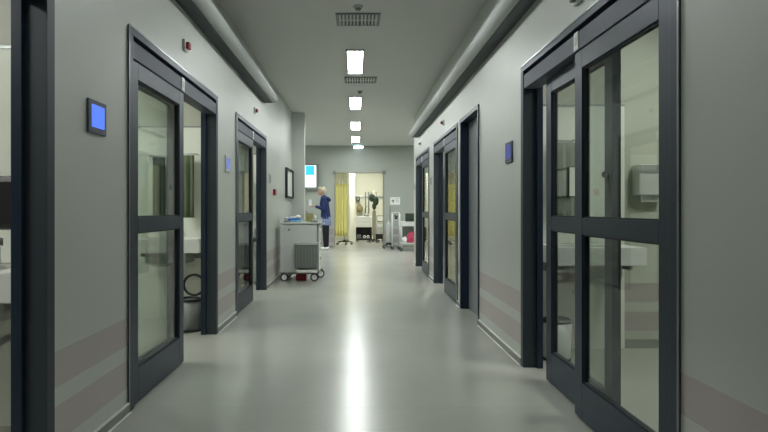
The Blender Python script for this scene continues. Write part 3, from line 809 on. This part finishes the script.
b = nb(); ball(b, (0, 0, .14), (.12, .10, .15)); ball(b, (.05, 0, .22), (.07, .06, .09)); ball(b, (-.05, 0, .08), (.09, .09, .08))
for v in b.verts: v.co.z = max(v.co.z, 0); v.co.x *= 1+.08*math.sin(v.co.z*60); v.co.y *= 1+.08*math.cos(v.co.z*50)
tag(obj('red_bag', b, 'pinkred', None, (1.47, 14.86, .216)), 'crumpled pink red bag on the lower cart shelf', 'bag')
b = nb(); ball(b, (0, 0, .075), (.08, .08, .075)); ball(b, (.03, 0, .13), (.035, .035, .04))
for v in b.verts: v.co.x *= 1+.1*math.sin(v.co.z*70)
tag(obj('white_bag', b, 'paper', None, (1.275, 14.84, .2155)), 'small white bag left of the pink red bag', 'bag')

# ------------------------------------------------------------------ inside the far bay
curtain(-.66, -.25, 17.0, .29, 1.87, 5, .022, 'yellow', 'long yellow pleated curtain in the bright bay opening', mesh_top=.4, seed=9)
curtain(-.24, -.05, 17.05, 1.75, 1.90, 2, .02, 'yellow', 'short yellow curtain end beside the cream pillar', mesh_top=.37, seed=11) if False else None
t = thing('wheeled_stand', 'dark five wheeled stand half hidden behind the yellow curtain', 'medical stand', (-.36, 17.5, 0))
b = nb(); tube(b, (0, 0, .10), (0, 0, 1.6), .014); obj('pole', b, 'steel', t)
b = nb()
for k in range(5): tube(b, (0, 0, .12), (.24*math.cos(k*2*PI/5), .24*math.sin(k*2*PI/5), .085), .02, .014)
lathe(b, (0, 0, .08), [(.05, 0), (.05, .06), (.03, .08)])
obj('base', b, 'rubber', t)
trolley_casters(t, [(.24*math.cos(k*2*PI/5)-.02, .24*math.sin(k*2*PI/5)) for k in range(5)], .036, .085)
t = thing('drawer_cabinet', 'white drawer cabinet over a black open base inside the bay', 'cabinet', (.27, 19.0, 0))
b = nb(); box(b, -.27, .27, 0, .45, .50, .86, 0, .008); obj('body', b, 'paper', t)
for k in range(3):
    b = nb(); box(b, -.25, .25, -.012, 0, .51+k*.115, .615+k*.115, 0, .003); dr = obj('drawer', b, 'white', t)
    b = nb(); box(b, -.05, .05, -.022, -.012, .57+k*.115, .58+k*.115, 0); obj('handle', b, 'steel', dr)
b = nb(); box(b, -.27, -.25, 0, .45, .06, .50); box(b, .25, .27, 0, .45, .06, .50); box(b, -.25, .25, .43, .45, .06, .50); box(b, -.25, .25, 0, .43, .06, .12); box(b, -.25, .25, 0, .43, .48, .50)
obj('open_base', b, 'black', t)
trolley_casters(t, [(-.22, .05), (.2, .05), (-.22, .38), (.2, .38)], .03, .062)
for i, x in enumerate((.18, .30)):
    b = nb(); torus(b, (0, 0, .052), .036, .016, 'Y')
    tag(obj('tape_roll', b, 'paper', None, (.27+x-.16, 19.06, .12+.14*0)), ('white roll on the cabinet base, beside its twin', 'white roll on the cabinet base, next to the cabinet side')[i], 'roll')
b = nb(); box(b, -.07, .07, -.05, .05, 0, .12, 0, .01); tag(obj('grey_box', b, 'grey', None, (.10, 19.15, .1205)), 'grey box on the black cabinet base left of the rolls', 'box')
t = thing('equipment_rail', 'horizontal equipment rail on the bay end wall', 'rail', (.40, 20.5, 1.56))
b = nb(); box(b, -.55, .75, -.05, -.02, -.03, .03, 0, .004); 
for x in (-.4, .6): box(b, x-.02, x+.02, -.02, 0, -.02, .02)
obj('rail', b, 'steel', t)
b = nb(); tube(b, (-.05, -.075, -.60), (-.05, -.075, .18), .02); tube(b, (.06, -.075, -.60), (.06, -.075, .18), .02); obj('pipe', b, 'grey', t)
b = nb(); box(b, -.07, .07, -.10, 0, -.08, .08, 0, .01); box(b, -.05, .05, -.104, -.10, -.05, .06, 1)
tag(obj('rail_monitor', b, ['black', 'grey'], None, (.07, 20.445, 1.50)), 'small black monitor hanging on the equipment rail', 'monitor')
b = nb(); ball(b, (0, 0, 0), (.12, .10, .14)); box(b, -.03, .03, 0, .14, .10, .16, 0, .01)
tag(obj('khaki_bag', b, 'khaki', None, (.14, 20.35, 1.13)), 'olive round bag hanging above the white drawer cabinet', 'bag')
b = nb(); path(b, [(0, 0, 0), (0, 0, .22), (.03, 0, .30), (.10, 0, .34)], .010); path(b, [(.12, 0, 0), (.12, 0, .16), (.18, .02, .24)], .010); box(b, -.03, .16, -.03, .03, 0, .05, 0, .01)
tag(obj('flexible_arms', b, 'grey', None, (.29, 19.2, .8605)), 'grey bent tubes standing on the white drawer cabinet', 'tubes')
t = thing('infusion_stand', 'tall taupe stand hung with dark green packs in the bay', 'medical stand', (.60, 18.6, 0))
b = nb(); tube(b, (0, 0, .10), (0, 0, 1.72), .03); box(b, -.06, .06, -.05, .05, .25, 1.05, 0, .01); tube(b, (-.12, 0, 1.68), (.12, 0, 1.68), .012); obj('pole', b, 'tan', t)
b = nb()
for k in range(5): tube(b, (0, 0, .11), (.19*math.cos(k*2*PI/5+.3), .19*math.sin(k*2*PI/5+.3), .075), .02, .014)
obj('base', b, 'rubber', t)
trolley_casters(t, [(.19*math.cos(k*2*PI/5+.3)-.02, .19*math.sin(k*2*PI/5+.3)) for k in range(5)], .032, .075)
b = nb(); ball(b, (-.08, -.07, .13), (.09, .06, .14)); ball(b, (.05, -.07, .02), (.10, .06, .16)); ball(b, (0, -.08, -.15), (.07, .05, .12))
path(b, [(-.1, -.06, .24), (-.1, 0, .30)], .008); path(b, [(.06, -.06, .14), (.08, 0, .30)], .008)
tag(obj('dark_packs', b, 'dkgreen', None, (.60, 18.58, 1.36)), 'dark green packs hanging on the taupe stand', 'pack')
t = thing('patient_machine', 'pale machine on a black wheeled base beside the taupe stand', 'medical machine', (.80, 19.3, 0))
b = nb(); box(b, -.10, .15, -.12, .12, .26, .66, 0, .02); box(b, -.07, .12, -.13, -.12, .5, .62, 1); obj('body', b, ['lgrey', 'white'], t)
b = nb(); box(b, -.09, .14, -.10, .10, .68, .90, 0, .02); tube(b, (0, 0, .65), (0, 0, .70), .03); m2 = obj('monitor', b, 'tan', t)
b = nb(); box(b, -.07, .12, -.104, -.1, .71, .87); obj('display', b, 'paper', m2)
b = nb(); box(b, -.13, .16, -.15, .15, .085, .26, 0, .02); obj('base', b, 'rubber', t)
trolley_casters(t, [(-.10, -.12), (.12, -.12), (-.10, .12), (.12, .12)], .038, .09)

# ------------------------------------------------------------------ world, camera, view
w = bpy.data.worlds.new('world'); sc.world = w; w.use_nodes = True
w.node_tree.nodes['Background'].inputs[0].default_value = (.5, .55, .55, 1); w.node_tree.nodes['Background'].inputs[1].default_value = .05
cam = bpy.data.cameras.new('camera'); co = bpy.data.objects.new('camera', cam); C.objects.link(co)
co.location = (0, 0, 1.10); co.rotation_euler = (PI/2, 0, 0)
cam.sensor_width = 36; cam.lens = 560/768*36; cam.shift_x = 28/768; cam.shift_y = -6.5/768; cam.clip_start = .02
sc.camera = co
sc.view_settings.view_transform = 'Standard'; sc.view_settings.look = 'None'; sc.view_settings.gamma = 1
sc.view_settings.use_curve_mapping = False; sc.view_settings.exposure = .7
try:
    sc.cycles.max_bounces = 10; sc.cycles.diffuse_bounces = 6; sc.cycles.transparent_max_bounces = 16
    sc.cycles.use_denoising = True; sc.cycles.sample_clamp_indirect = 6
except Exception: pass
